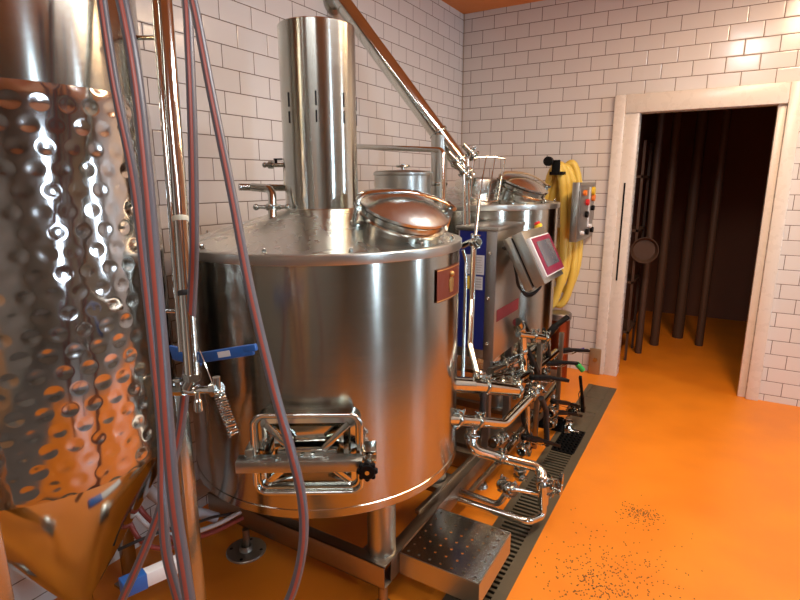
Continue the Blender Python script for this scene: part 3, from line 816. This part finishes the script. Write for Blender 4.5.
pipe('manifold_pipe', 'short dull pipe right under the cabinet corner, behind the stout pipe', [(1.100, -1.955, 0.622), (1.140, -1.476, 0.533)], .020, .03, mat='pol2', clamps=((0, .3), (0, .8)))
pipe('manifold_pipe', 'short bright pipe over the stout pipe, reaching to the upright lever', [(1.160, -2.163, 0.629), (1.200, -1.565, 0.502)], .018, .03, clamps=((0, .45), (0, .85)))
pipe('drain_hose', 'black hose hanging upright between the bent pipe and the steel post', [(1.310, -1.741, 0.408), (1.320, -1.660, 0.308), (1.320, -1.590, 0.060)], .016, .03, mat='rubber', cat='hose')
pipe('drain_hose', 'black hose curving down behind the bent transfer pipe', [(1.240, -1.856, 0.412), (1.260, -1.867, 0.305), (1.300, -1.794, 0.159)], .014, .03, mat='rubber', cat='hose')
pipe('hanging_tube', 'dark tube hanging from the stout pipe beside the near tank', [(1.210, -2.339, 0.643), (1.220, -2.373, 0.609), (1.220, -2.380, 0.554)], .013, .02, mat='rubber', cat='hose')
ZU = V((0, 0, 1)); XA = V((1, 0, 0)); YA = V((0, 1, 0))
# lever ends taken from where each lever starts and ends
def lever_valve(h0, h1, ax, stem, label, **k):
    h0, h1 = V(h0), V(h1); ax = V(ax).normalized(); st = V(stem); st = (st-ax*st.dot(ax)).normalized()
    r = k.get('r', .021); c = h0 - st*(r+.045)
    return valve(c, ax, st, h1-h0, label, L=(h1-h0).length, **k)
lever_valve((1.240, -1.493, 0.678), (1.340, -1.386, 0.776), YA, (.2, 0, 1), 'valve with the uppermost black lever, raised before the far tank', kink=.5)
lever_valve((1.200, -1.032, 0.463), (1.360, -0.790, 0.414), YA, (.1, 0, 1), 'valve with a level black lever pointing at the door frame')
lever_valve((1.220, -1.364, 0.481), (1.380, -1.185, 0.443), YA, (0, 0, 1), 'valve whose black lever ends in a green sleeve', tip='green')
lever_valve((1.250, -1.611, 0.489), (1.220, -1.747, 0.672), YA, (1, 0, .2), 'valve whose black lever stands upright left of the others', kink=.1)
lever_valve((1.220, -1.277, 0.488), (1.220, -1.451, 0.713), YA, (1, 0, .2), 'valve whose upright black lever crosses below the uppermost lever', kink=.1)
lever_valve((1.280, -1.831, 0.554), (1.420, -1.636, 0.488), YA, (0, 0, 1), 'valve with a level black lever just in front of the green sleeve')
lever_valve((1.420, -1.128, 0.125), (1.420, -1.299, 0.407), YA, (1, 0, .1), 'valve over the drain with a thin lever pointing straight up', kink=.05, lw=.011)
lever_valve((1.300, -1.433, 0.274), (1.400, -1.025, 0.088), YA, (0, 0, 1), 'valve with a black lever reaching over the drain, upper of the pair')
lever_valve((1.300, -1.440, 0.206), (1.400, -1.104, 0.062), YA, (0, 0, 1), 'valve with a black lever reaching over the drain, lower of the pair')
lever_valve((1.280, -1.920, 0.245), (1.400, -1.659, 0.100), YA, (0, 0, 1), 'valve with the lowest black lever, beside the black strainer')
lever_valve((1.560, -2.276, 0.208), (1.560, -2.261, 0.290), ZU, (1, -.2, 0), 'bright steel-levered valve at the end of the down-turned pipe', mat='pol2', lw=.011, kink=.1, r=.024)
# valve bodies without levers that crowd the manifold
k = 0
for P, lab in (((1.310, -1.902, 0.500), 'clamp cluster at the top of the bent transfer pipe'), ((1.240, -2.067, 0.581), 'clamp cluster ending the stout transfer pipe'), ((1.200, -2.098, 0.286), 'clamp cluster between the two lower polished pipes'), ((1.300, -2.026, 0.111), 'clamp cluster hanging under the large return pipe'), ((1.310, -2.252, 0.131), 'clamp fitting at the inner end of the slim level link pipe')):
    A = V(P); t = thing('union_fitting', lab, 'pipe fitting', A, 'union fittings of the manifold')
    ax_ = (V((.3, 1, .2)), V((1, .2, -.1)), V((.2, 1, 0)), V((0, .1, -1)), V((.9, -.6, .1)))[k].normalized()
    b = bm_new(); cyl(b, A-ax_*.05, A+ax_*.05, .022, 20, .003); cyl(b, A-ax_*.012, A+ax_*.012, .034, 8, .003); emit('body', b, 'cast', t)
    clamp(t, A+ax_*.04, ax_, .022, (1, 0, .5)); clamp(t, A-ax_*.04, ax_, .022, (1, 0, 1))
    k += 1

# pump at the drain end, motor behind
A = V((1.330, -1.195, -0.009))
t = thing('centrifugal_pump', 'small steel-headed pump with a black motor low beside the drain', 'pump', (A.x-.1, A.y, .02))
b = bm_new(); cyl(b, A+V((.0, 0, 0)), A+V((.045, 0, 0)), .075, 32, .01); cyl(b, A+V((.045, 0, 0)), A+V((.09, 0, 0)), .022, 20); emit('pump_head', b, 'pol', t)
b = bm_new(); cyl(b, A+V((-.24, 0, 0)), A, .070, 32, .008)
for i in range(14):
    a = i*2*PI/14; obox(b, A+V((-.12, .073*math.cos(a), .073*math.sin(a))), (.10, 0, 0), V((0, math.cos(a), math.sin(a)))*.006, V((0, -math.sin(a), math.cos(a)))*.002)
emit('motor', b, 'black', t)
b = bm_new(); box(b, A.x-.2, A.x+.02, A.y-.06, A.y+.06, .001, .012); box(b, A.x-.17, A.x-.03, A.y-.03, A.y+.03, .012, A.z-.05); emit('base', b, 'sheet2', t)

# carrying rails under the manifold, from the frame to the drain
for (p, q, lab) in (((1.079, -2.729, 0.200), (1.156, -0.698, 0.200), 'long orange-lit steel rail running back beside the near tank base'), ((1.163, -2.357, 0.120), (1.223, -1.041, 0.120), 'second steel rail, nearer the drain, running back under the pipes')):
    p, q = V(p), V(q); d = q-p; s = d.cross(ZU).normalized()
    b = bm_new(); obox(b, (p+q)/2, d/2, s*.010, (0, 0, .010), .002); solo('support_rail', b, 'frame', lab, 'rail')
for (p, lab) in (((1.235, -1.55), 'square upright post before the far tank carrying the valves'), ((1.235, -1.05), 'farther square upright post under the rear valves')):
    b = bm_new(); box(b, p[0]-.014, p[0]+.014, p[1]-.014, p[1]+.014, 0, .66 if p[1] < -1.2 else .6, .002); solo('support_post', b, 'frame', lab, 'post')
b = bm_new()
p, q = V((1.340, -1.108, 0.205)), V((1.300, -1.052, -0.316))
b.free()

# ---------------------------------------------------------------- back wall items
t = thing('wall_control_box', 'slim grey push-button box jutting from the tiled wall beside the yellow hose', 'control box', (1.15, -.27, 1.14))
b = bm_new(); box(b, 1.118, 1.170, -.53, -.002, 1.14, 1.565, .005); emit('housing', b, 'sheet', t)
b = bm_new(); box(b, 1.168, 1.173, -.50, -.03, 1.16, 1.545, .002); emit('front_plate', b, 'sheet2', t)
for (y, z, m_, r_) in ((-.40, 1.49, 'orange', .020), (-.12, 1.50, 'yellow', .032), (-.10, 1.45, 'orange', .028), (-.30, 1.42, 'redp', .024), (-.10, 1.37, 'black', .020), (-.30, 1.33, 'black', .024), (-.42, 1.20, 'white', .016), (-.25, 1.195, 'black', .022), (-.08, 1.20, 'black', .022), (-.16, 1.235, 'white', .016)):
    b = bm_new(); cyl(b, (1.172, y, z), (1.196, y, z), r_, 16, .003); emit('push_button', b, m_, t)
b = bm_new(); box(b, 1.1725, 1.1745, -.22, -.16, 1.23, 1.53); emit('label_strip', b, 'paper', t)

# yellow hose coil on a bracket
t = thing('hose_bracket', 'black wall bracket at the top left of the yellow hose coil', 'bracket', (.93, -.05, 1.66))
b = bm_new(); box(b, .90, 1.00, -.36, 0, 1.62, 1.645, .004); box(b, .92, .98, -.375, -.355, 1.62, 1.73, .004); emit('hook', b, 'black', t)
b = bm_new(); cyl(b, (.90, -.42, 1.72), (.90, -.375, 1.72), .035, 16, .004); emit('knob', b, 'black', t)
pts = []
for i in range(4):
    w_ = .100-.008*(i % 2); xo = .915+.028*i; yo = -.30+.058*i
    top = 1.71-.014*(i % 3); bot = .58+.06*((i*2) % 4)
    for a in range(0, 360, 30):
        ar = math.radians(a+90)
        yy = yo+.058*a/360
        if i == 3 and a > 270: break
        s_ = math.sin(ar); zz = (top+bot)/2+s_*(top-bot)/2
        ww = w_*(1+.18*(1 if s_ < 0 else 0))
        pts.append((xo+.022*a/360-ww*math.cos(ar)*(1 if abs(s_) < .99 else 1), yy, zz))
b = bm_new(); P = spline(pts, 6); sweep(b, P, .030, 14, rr=[.030+.0009*(1 if (q//1) % 2 else -1) for q in range(len(P))])
solo('hose_coil', b, 'yhose', 'thick yellow hose hung in long loops on the tiled wall', 'hose')
b = bm_new(); cyl(b, (1.03, -.30, .001), (1.03, -.30, .50), .085, 32, .006)
t = thing('copper_bin', 'small copper coloured drum with grey lid on the floor below the yellow hose', 'drum', (1.03, -.30, 0)); emit('drum', b, 'copper', t)
b = bm_new(); cyl(b, (1.03, -.30, .50), (1.03, -.30, .555), .092, 32, .006); emit('lid', b, 'sheet2', t)
b = bm_new(); box(b, 1.235, 1.325, -.060, -.036, 0, .22, .004)
t = thing('corner_guard', 'scuffed metal guard at the foot of the white door casing', 'guard', (1.28, -.05, 0)); emit('plate', b, 'scuff', t)
b = bm_new(); cyl(b, (1.285, -.060, .13), (1.285, -.067, .13), .018, 8); emit('bolt', b, 'pol2', t)
b = bm_new(); sweep(b, spline([(1.300, -0.829, 0.430), (1.330, -0.783, 0.436)], 4), .004, 8); solo('cable_tie', b, 'purple', 'purple tie tail sticking out above the level black lever', 'tie')

# things in the dark corridor
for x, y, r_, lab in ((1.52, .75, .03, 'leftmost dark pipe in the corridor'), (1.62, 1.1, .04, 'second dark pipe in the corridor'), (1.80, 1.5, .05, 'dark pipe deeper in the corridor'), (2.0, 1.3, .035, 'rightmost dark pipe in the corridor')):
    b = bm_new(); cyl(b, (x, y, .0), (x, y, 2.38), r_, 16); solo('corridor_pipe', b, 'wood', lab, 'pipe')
t = thing('hanging_basin', 'round pale basin hung on a peg in the dark corridor', 'basin', (1.50, .5, .98))
b = bm_new(); lathe(b, [(.0, 0), (.085, .0), (.105, .035), (.110, .035), (.092, -.006), (0, -.006)], (1.52, .46, 1.0), (0.2, -1, 0), 32); emit('bowl', b, 'wood', t)
b = bm_new(); cyl(b, (1.52, .50, 1.10), (1.52, .72, 1.10), .006, 8); emit('peg', b, 'pol2', t)
t = thing('corridor_rack', 'narrow dark rack just inside the doorway', 'rack', (1.42, .7, 0))
for z in (.25, .7, 1.15, 1.6):
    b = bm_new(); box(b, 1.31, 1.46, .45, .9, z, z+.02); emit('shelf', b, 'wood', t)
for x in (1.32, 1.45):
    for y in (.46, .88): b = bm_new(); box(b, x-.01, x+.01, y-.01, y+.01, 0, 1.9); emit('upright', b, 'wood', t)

# ---------------------------------------------------------------- fermenter and sampling gear, left foreground
F = (.40, -3.76); FR = .35
t = thing('fermenter', 'tall dimple-jacketed steel fermenter with a cone bottom at the left edge', 'fermenter', (F[0], F[1], 0))
b = bm_new(); lathe(b, [(FR-.004, .80), (FR, .83), (FR, 1.76), (FR-.004, 1.79)], (*F, 0), seg=96, uvs=FR); emit('dimple_jacket', b, 'dimple', t, 60)
b = bm_new(); lathe(b, [(FR-.008, 1.78), (FR-.010, 2.45), (FR*.8, 2.60), (FR*.3, 2.66), (0, 2.67)], (*F, 0), seg=96); emit('upper_shell', b, 'body', t, 60)
b = bm_new(); lathe(b, [(FR-.004, .80), (FR-.03, .74), (.06, .30), (.035, .26), (.035, .20), (0, .20)], (*F, 0), seg=96); emit('cone_bottom', b, 'pol', t, 60)
for k, (x, y) in enumerate(((.752, -3.585), (.18, -3.47), (.15, -4.02), (.66, -4.05))):
    b = bm_new(); box(b, x-.022, x+.022, y-.022, y+.022, .012, 1.02, .004); box(b, x-.045, x+.045, y-.045, y+.045, 0, .012, .002)
    if k == 0: cyl(b, (x-.022, y-.0, .98), (F[0]+.25, F[1]+.1, .98), .015, 10)
    emit('leg', b, 'pol2', t)
for z in (1.05, 1.33, 1.75):
    pass
t = thing('square_bar', 'white square bar with a blue end crossing low between the striped hoses', 'bar', (0.802, -3.712, 0.494))
b = bm_new(); p, q = V((0.773, -3.756, 0.486)), V((0.803, -3.644, 0.480)); d = q-p; s = d.cross(ZU).normalized(); obox(b, (p+q)/2, d/2, s*.016, (0, 0, .022), .003); emit('bar', b, 'white', t)
b = bm_new(); e = p-d.normalized()*.03; obox(b, e, d.normalized()*.032, s*.018, (0, 0, .024), .003); emit('end_cap', b, 'blue', t)

def hose(label, pts, r=.0105, mat='hose', name='beer_hose', cat='hose', group=None):
    b = bm_new(); sweep(b, spline(pts, 10), r, 16)
    return solo(name, b, mat, label, cat, group)

# sight-tube post with its rungs
TP = V((0.824, -3.559, 2.055)); BP = V((1.073, -3.765, 1.142))
t = thing('sampling_post', 'tall twin-bore polished post hanging before the fermenter, valve at its foot', 'post', BP)
dv = (BP-TP).normalized(); sd = V((.8, .6, 0))
b = bm_new(); cyl(b, TP, BP, .0175, 28); emit('tube', b, 'pol', t)
b = bm_new(); cyl(b, TP-sd*.022+V((.0, -.0, 0)), BP-sd*.018-dv*.06, .009, 16); emit('side_tube', b, 'pol', t)
for f in (.42, .60):
    b = bm_new(); collar(b, TP.lerp(BP, f+.2), dv, .0175, .006, .002); emit('tape', b, 'cream' if f < .5 else 'rubber', t)
for (p, q, lab) in (((0.665, -3.539, 1.949), (0.805, -3.569, 1.925), 'upper rung between fermenter and post'), ((0.794, -3.667, 1.243), (1.023, -3.734, 1.285), 'lower rung between fermenter and post')):
    b = bm_new(); cyl(b, p, q, .006, 12); ball(b, V(p), .008)
    solo('standoff_rung', b, 'pol', lab, 'rung')

# valve assembly at the post's foot
A = V((1.063, -3.777, 1.118))
t = thing('sampling_valve', 'horizontal sampling valve assembly at the foot of the tall polished post', 'valve', A)
L_ = V((0.952, -3.768, 1.087)); R_ = V((1.146, -3.760, 1.129)); ad = (R_-L_).normalized()
b = bm_new(); cyl(b, L_, R_, .0085, 18); cyl(b, L_.lerp(R_, .25), L_.lerp(R_, .45), .0125, 6); cyl(b, L_.lerp(R_, .55), L_.lerp(R_, .68), .013, 18, .002); emit('body', b, 'pol', t)
b = bm_new(); cyl(b, BP-dv*.005, A, .012, 16); cyl(b, BP-V((0, 0, .004)), BP+V((0, 0, .012)), .020, 6); emit('nut', b, 'cast', t)
b = bm_new(); cyl(b, R_-ad*.012, R_+ad*.008, .018, 8, .002); cyl(b, R_, R_+V((0, 0, .028)), .009, 10); emit('end_nut', b, 'cast', t)
b = bm_new(); e = V((1.093, -3.772, 1.116)); cyl(b, e, e-V((0, 0, .018)), .006, 12); lathe(b, [(.004, 0), (.009, -.006), (.0095, -.030), (.004, -.034)], e-V((0, 0, .015)), (0, 0, 1), 16); emit('outlet', b, 'pol', t)
b = bm_new(); e = V((1.039, -3.780, 1.117)); obox(b, e+V((0, 0, .018)), ad*.016, V((-ad.y, ad.x, 0))*.007, (0, 0, .004), .001); cyl(b, e, e+V((0, 0, .016)), .005, 8); emit('lever', b, 'cast', t)
p, q = V((1.154, -3.763, 1.125)), V((1.197, -3.766, 1.035)); d = q-p; a_, b_, d_2 = frame_for(d)
b = bm_new(); N = 17*12
sweep(b, [p+d*(i/N)+(a_*math.cos(2*PI*i/12)+b_*math.sin(2*PI*i/12))*(.0115) for i in range(N+1)], .0018, 6)
solo('coil_spring', b, 'pol', 'bright coil spring dangling from the sampling valve', 'spring')
b = bm_new(); sweep(b, spline([(1.080, -3.745, 1.204), (1.104, -3.751, 1.172), (1.137, -3.763, 1.140)], 6), .0012, 6); solo('retaining_wire', b, 'pol', 'thin wire from the tall post to the sampling valve end', 'wire')
# blue lever
p, q = V((0.997, -3.688, 1.154)), V((1.161, -3.651, 1.194)); d = (q-p); dn = d.normalized(); up = (ZU-dn*dn.dot(ZU)).normalized(); sd_ = dn.cross(up)
t = thing('blue_paddle', 'blue plastic paddle with a small white label behind the tall post', 'paddle', p)
b = bm_new()
obox(b, p.lerp(q, .47), d*.47, up*.013, sd_*.005, .003); obox(b, p.lerp(q, .90)+up*.004, d*.10, up*.008, sd_*.006, .002)
lf = V((0.917, -3.699, 1.159)); d3 = p-lf; obox(b, (p+lf)/2-up*.001, d3*.55, up*.019, sd_*.005, .003)
pad = emit('blade', b, 'blue', t)
b = bm_new(); obox(b, p.lerp(q, .48)-sd_*.006+up*.001, d*.10, up*.007, sd_*.001); lb = emit('sticker', b, 'paper', pad)
b = bm_new(); obox(b, p.lerp(q, .48)+sd_*.006+up*.001, d*.10, up*.007, sd_*.001); emit('sticker', b, 'paper', pad)

# striped hoses
hose('striped hose falling straight from above, right beside the tall post', [(0.995, -3.635, 2.013), (1.013, -3.649, 1.918), (1.053, -3.692, 1.704), (1.082, -3.734, 1.472), (1.053, -3.733, 1.314), (1.003, -3.731, 1.113), (0.977, -3.750, 0.959), (0.932, -3.789, 0.775), (0.874, -3.828, 0.620), (0.793, -3.875, 0.438)])
hose('striped hose crossing in front of the near tank and curling back at the bottom', [(1.053, -3.678, 1.990), (1.080, -3.682, 1.910), (1.137, -3.705, 1.737), (1.200, -3.728, 1.547), (1.267, -3.759, 1.363), (1.340, -3.785, 1.186), (1.384, -3.791, 1.062), (1.407, -3.791, 0.961), (1.412, -3.800, 0.868), (1.392, -3.814, 0.765), (1.356, -3.834, 0.680)], .0095)
hose('striped hose down the left edge, the one nearest the tall post at floor level', [(0.950, -3.770, 2.009), (0.997, -3.785, 1.888), (1.042, -3.806, 1.750), (1.086, -3.836, 1.577), (1.127, -3.867, 1.407), (1.156, -3.889, 1.256), (1.182, -3.912, 1.105), (1.199, -3.926, 0.967), (1.218, -3.933, 0.846), (1.239, -3.941, 0.723)], .0125)
hose('striped hose bowing left then right at the bottom left, in front of the others', [(0.848, -3.740, 2.037), (0.919, -3.775, 1.785), (0.978, -3.793, 1.578), (1.032, -3.826, 1.372), (1.079, -3.856, 1.191), (1.115, -3.882, 1.054), (1.138, -3.910, 0.938), (1.163, -3.931, 0.845), (1.189, -3.936, 0.766), (1.219, -3.939, 0.687)], .0105)

# conduit and thin hoses behind
hose('grey ribbed conduit lying behind the fermenter leg towards the tank base', [(0.447, -3.603, 0.677), (0.486, -3.549, 0.566), (0.512, -3.485, 0.474), (0.558, -3.402, 0.410), (0.590, -3.357, 0.374)], .019, 'ghose', 'flex_conduit', 'conduit')
hose('white thin hose looping from left behind the leg to the tank base', [(0.502, -3.633, 0.573), (0.547, -3.587, 0.462), (0.586, -3.509, 0.397), (0.610, -3.383, 0.368), (0.610, -3.267, 0.353)], .008, 'whose', 'thin_hose')
hose('dark red hose looping just below the white thin hose', [(0.477, -3.611, 0.625), (0.528, -3.588, 0.501), (0.589, -3.531, 0.394), (0.612, -3.409, 0.352), (0.605, -3.255, 0.318)], .009, 'rhose', 'thin_hose')
hose('second dark red hose at far left above the white bar', [(0.514, -3.651, 0.569), (0.575, -3.642, 0.460), (0.597, -3.575, 0.394), (0.615, -3.454, 0.354)], .008, 'rhose', 'thin_hose')
hose('black thin cable sagging over the white bar at far left', [(0.555, -3.703, 0.456), (0.593, -3.652, 0.473), (0.607, -3.574, 0.465), (0.610, -3.463, 0.425), (0.606, -3.377, 0.396), (0.589, -3.249, 0.335)], .005, 'rubber', 'thin_cable', 'cable')

# spilled malt on the floor
b = bm_new()
for cx_, cy_, s_, n_ in ((1.874, -1.944, .045, 150), (1.79, -2.54, .09, 330), (1.90, -2.35, .10, 110), (1.72, -2.3, .25, 70)):
    for i in range(n_):
        x, y = random.gauss(cx_, s_), random.gauss(cy_, s_)
        if x < 1.51: continue
        a = random.random()*PI; l = random.uniform(.0014, .0032)
        obox(b, (x, y, .0012), (l*math.cos(a), l*math.sin(a), 0), (-.0014*math.sin(a), .0014*math.cos(a), 0), (0, 0, .0012))
o = solo('spilled_grain', b, 'grain', 'sprinkle of dark spent grain on the orange floor right of the drain', 'grain', keep=True); o['kind'] = 'stuff'

# ---------------------------------------------------------------- ceiling lamps (out of frame) and light
for k, (x, y) in enumerate(((2.3, -3.6), (2.3, -1.6), (3.9, -2.6))):
    pass

w_ = bpy.data.worlds.new('World'); SC.world = w_; w_.use_nodes = True
w_.node_tree.nodes['Background'].inputs[0].default_value = (.5, .6, .8, 1); w_.node_tree.nodes['Background'].inputs[1].default_value = .0

def area(name, loc, target, sx, sy, power, col):
    l = bpy.data.lights.new(name, 'AREA'); l.shape = 'RECTANGLE'; l.size = sx; l.size_y = sy; l.energy = power; l.color = col
    o = bpy.data.objects.new(name, l); COL.objects.link(o); o.location = loc
    o.rotation_euler = (V(target)-V(loc)).to_track_quat('-Z', 'Y').to_euler()
    return o
#LIGHTS
area('ceiling_strip_light', (2.5, -1.5, 2.93), (2.5, -1.5, 0), .25, 1.5, 56, (1., .70, .44))
area('ceiling_strip_light', (2.1, -2.7, 2.93), (2.1, -2.7, 0), .25, 1.2, 40, (.97, .95, .95))
area('ceiling_strip_light', (1.7, -5.0, 2.93), (1.7, -5.0, 0), 1.2, .25, 20, (.95, .96, 1.))

cam = bpy.data.cameras.new('camera'); co = bpy.data.objects.new('camera', cam); COL.objects.link(co)
yaw, pit, rol = math.radians(30.89), math.radians(12.48), math.radians(-.18)
f = V((-math.sin(yaw)*math.cos(pit), math.cos(yaw)*math.cos(pit), -math.sin(pit))); r = V((math.cos(yaw), math.sin(yaw), 0)); u = r.cross(f)
r2 = r*math.cos(rol)+u*math.sin(rol); u2 = u*math.cos(rol)-r*math.sin(rol)
mt = Matrix((r2, u2, -f)).transposed().to_4x4(); mt.translation = V((2.05632, -4.4982, 1.57182)); co.matrix_world = mt
cam.sensor_width = 36; cam.lens = 533/800*36; cam.clip_start = .05
SC.camera = co
SC.view_settings.view_transform = 'Standard'; SC.view_settings.look = 'None'; SC.view_settings.exposure = .04; SC.view_settings.gamma = 1
SC.view_settings.use_curve_mapping = False
